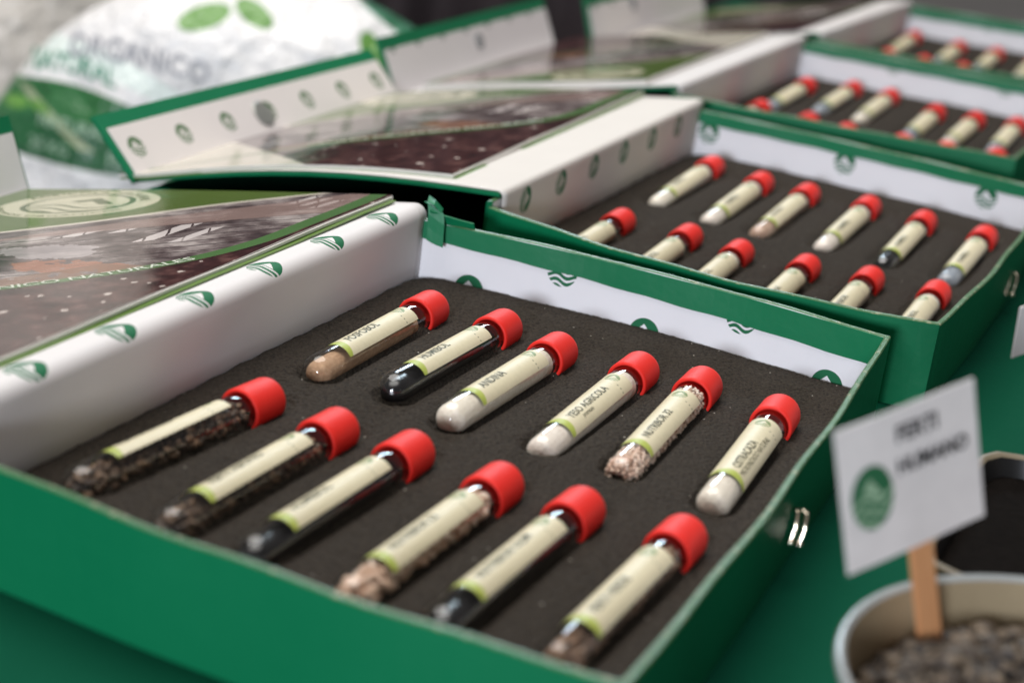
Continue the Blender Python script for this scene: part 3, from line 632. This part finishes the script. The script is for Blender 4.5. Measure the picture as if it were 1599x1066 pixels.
booklet(3, None, -38, 160, 716, 985, 21.5, .225, 'glossy brochure on the third case lid, thick white page edge towards the viewer', flip=True, fat=3.5)
booklet(4, None, -26, 158, 1022, 1284, 22.5, .235, 'glossy brochure on the farthest case lid with pale panes on its cover', skew=.02)

# ------------------------------------------------------------------ dishes of samples with name cards
def dish(cx, cy, r, zr, label, mat, rim, inner, fillmat, grains, seed, ex=2.0, asp=1.0):
    o = empty('sample_dish', (cx, cy, TZ), label, 'dish', 'sample dishes beside the cases'); hh = zr - TZ
    def lz(prof, seg=64):
        V = []; F = []
        for (rr, z) in prof:
            for k in range(seg): a = 2 * math.pi * k / seg; kk = (abs(math.cos(a)) ** ex + abs(math.sin(a)) ** ex) ** (-1 / ex); V.append((rr * kk * math.cos(a), rr * kk * asp * math.sin(a), z))
        for i in range(len(prof) - 1):
            for k in range(seg): F.append((i * seg + k, i * seg + (k + 1) % seg, (i + 1) * seg + (k + 1) % seg, (i + 1) * seg + k))
        return V, F
    obj('bowl', fixn(mesh(*lz([(.5, .4), (r * .86, .4), (r * .9, 2), (r - 1.5, hh - 4), (r - 1, hh - 1.5)]))), mat, o, smooth=True)
    obj('rim', fixn(mesh(*lz([(r - 1, hh - 4), (r + .4, hh - 3), (r + .8, hh - 1), (r + .3, hh), (r - 1.4, hh), (r - 2.2, hh - 1.0)]))), rim, o, smooth=True)
    obj('inner_wall', fixn(mesh(*lz([(r - 2.2, hh - 1.0), (r - 4.0, hh - 8), (r - 7, 6)]))), inner, o, smooth=True)
    if grains:
        q = random.Random(seed); bm0 = bmesh.new(); bmesh.ops.create_icosphere(bm0, subdivisions=2, radius=1.0); bv = np.array([v.co[:] for v in bm0.verts]); bf = [tuple(v.index for v in f.verts) for f in bm0.faces]; bm0.free(); V = []; F = []
        for _ in range(2600):
            rr = (r - 6) * math.sqrt(q.random()); a = q.uniform(0, 6.283); s_ = q.uniform(1.0, 2.4) if q.random() < .7 else q.uniform(2.2, 4.2)
            lev = hh - 8 + 3 * math.sin(rr * .1 + a) - max(0, (rr - r * .55)) * .22 * (1 + math.cos(a - 2.5)) + q.uniform(-2.5, .5)
            v = bv * np.array([s_ * q.uniform(.7, 1.3), s_ * q.uniform(.7, 1.3), s_ * q.uniform(.6, 1.0)]) * (1 + .2 * np.sin(bv @ rng.uniform(-4, 4, 3)))[:, None] + np.array([rr * math.cos(a), rr * math.sin(a), lev]); b0 = len(V)
            V.extend(map(tuple, v)); F.extend(tuple(i + b0 for i in f) for f in bf)
        g = obj('granules', mesh(V, F), fillmat, o, smooth=True); tag(g, kind='stuff')
        obj('soil_bed', fixn(mesh(*lz([(.5, hh - 15), (r * .5, hh - 15), (r - 6.4, hh - 17)]))), M['darksoil'], o, smooth=True)
    else:
        obj('soil_bed', fixn(mesh(*lz([(.5, hh - 6), (r * .3, hh - 6.5), (r * .6, hh - 7), (r - 4.6, hh - 7.5)]))), fillmat, o, smooth=True)
    return o
dish(336, 62, 70, 30, 'blurred grey plastic dish of pale gravel in the lower right corner', M['pot'], M['pot'], M['pot_in'], M['soil'], True, 5)
dish(339, 193.5, 68, 20, 'blurred black tray of dark soil with a tan rim, behind the gravel dish', M['darkpot'], M['rimpot'], M['darkpot'], M['darksoil'], False, 6, 10.0, .87)
def name_card(TLc, TRc, BLc, stick_base, label, words, em=True):
    TLc, TRc, BLc = Vector(TLc), Vector(TRc), Vector(BLc); X_ = (TRc - TLc).normalized(); Y0 = (TLc - BLc); Y_ = (Y0 - X_ * Y0.dot(X_)).normalized(); Nn = X_.cross(Y_); w_ = (TRc - TLc).length; h_ = Y0.length
    o = empty('name_card', stick_base, label, 'name card', 'name cards on sticks'); B0 = Vector(stick_base); BL_ = TLc - Y_ * h_
    def P(x, y, d=0): return tuple(BL_ + X_ * x + Y_ * y + Nn * d - B0)
    c = obj('card', fixn(sheet([[P(w_ * i / 8, h_ * j / 8, .35 * math.sin(i * .6)) for i in range(9)] for j in range(9)], thick=tuple(Nn * -.5), mi_edge=0, mi_bot=0)), M['card'], o)
    def at(x0, y0): return lambda x, y: P(x0 + x, y0 + y, .75)
    for txt, sz, x0, y0 in words: obj('lettering', text_mesh(txt, sz, at(x0, y0), None, .20), M['black_ink'], c)
    if em:
        V = []; F = []; uv = []
        for k in range(48): a = 2 * math.pi * k / 48; V.append(P(w_ * .20 + 7.6 * math.cos(a), h_ * .47 + 9.0 * math.sin(a), .7)); uv.append((math.cos(a), math.sin(a)))
        em_ = Mat('card_emblem_print'); u, v = em_.uv(); em_.color(em_.mix(emblem(u * 1.0, v * 1.0), (.28, .42, .28), (.018, .12, .05))); em_.rough(.5)
        obj('emblem', mesh(V, [tuple(range(48))], None, uv), em_.m, c)
    top = Vector(P(w_ * .56, h_ * .5, -3.0)); base = Vector((0, 0, -9.0)); d = (top - base); side = X_ * 4.2; V = []
    for q in (base, top):
        for s1, n1 in ((-1, -1), (1, -1), (1, 1), (-1, 1)): V.append(tuple(q + side * s1 + Nn * (n1 * .95)))
    bm = bmesh.new(); vv = [bm.verts.new(Vector(v) * S) for v in V]
    for f in ((0, 1, 2, 3), (7, 6, 5, 4), (0, 4, 5, 1), (1, 5, 6, 2), (2, 6, 7, 3), (3, 7, 4, 0)): bm.faces.new([vv[i] for i in f])
    bmesh.ops.recalc_face_normals(bm, faces=bm.faces); bmesh.ops.bevel(bm, geom=bm.edges[:], offset=.3 * S, segments=2, affect='EDGES'); me = bpy.data.meshes.new('s'); bm.to_mesh(me); bm.free()
    obj('stick', me, M['wood'], o); return o
name_card((254.6, 51.3, 86.0), (281.1, 95.2, 95.6), (266.8, 55.1, 47.4), (288.2, 90.3, 18.5), 'white name card on a wooden stick stuck in the gravel dish', [('FERTI', 6.6, 20.5, 31.5), ('HUMANO', 6.0, 20.0, 22.5)])
name_card((273.2, 238.3, 77.4), (300, 285, 86), (277, 247, 60), (316, 244, 13), 'white name card at the right edge, its corner showing beyond the black soil tray', [], False)
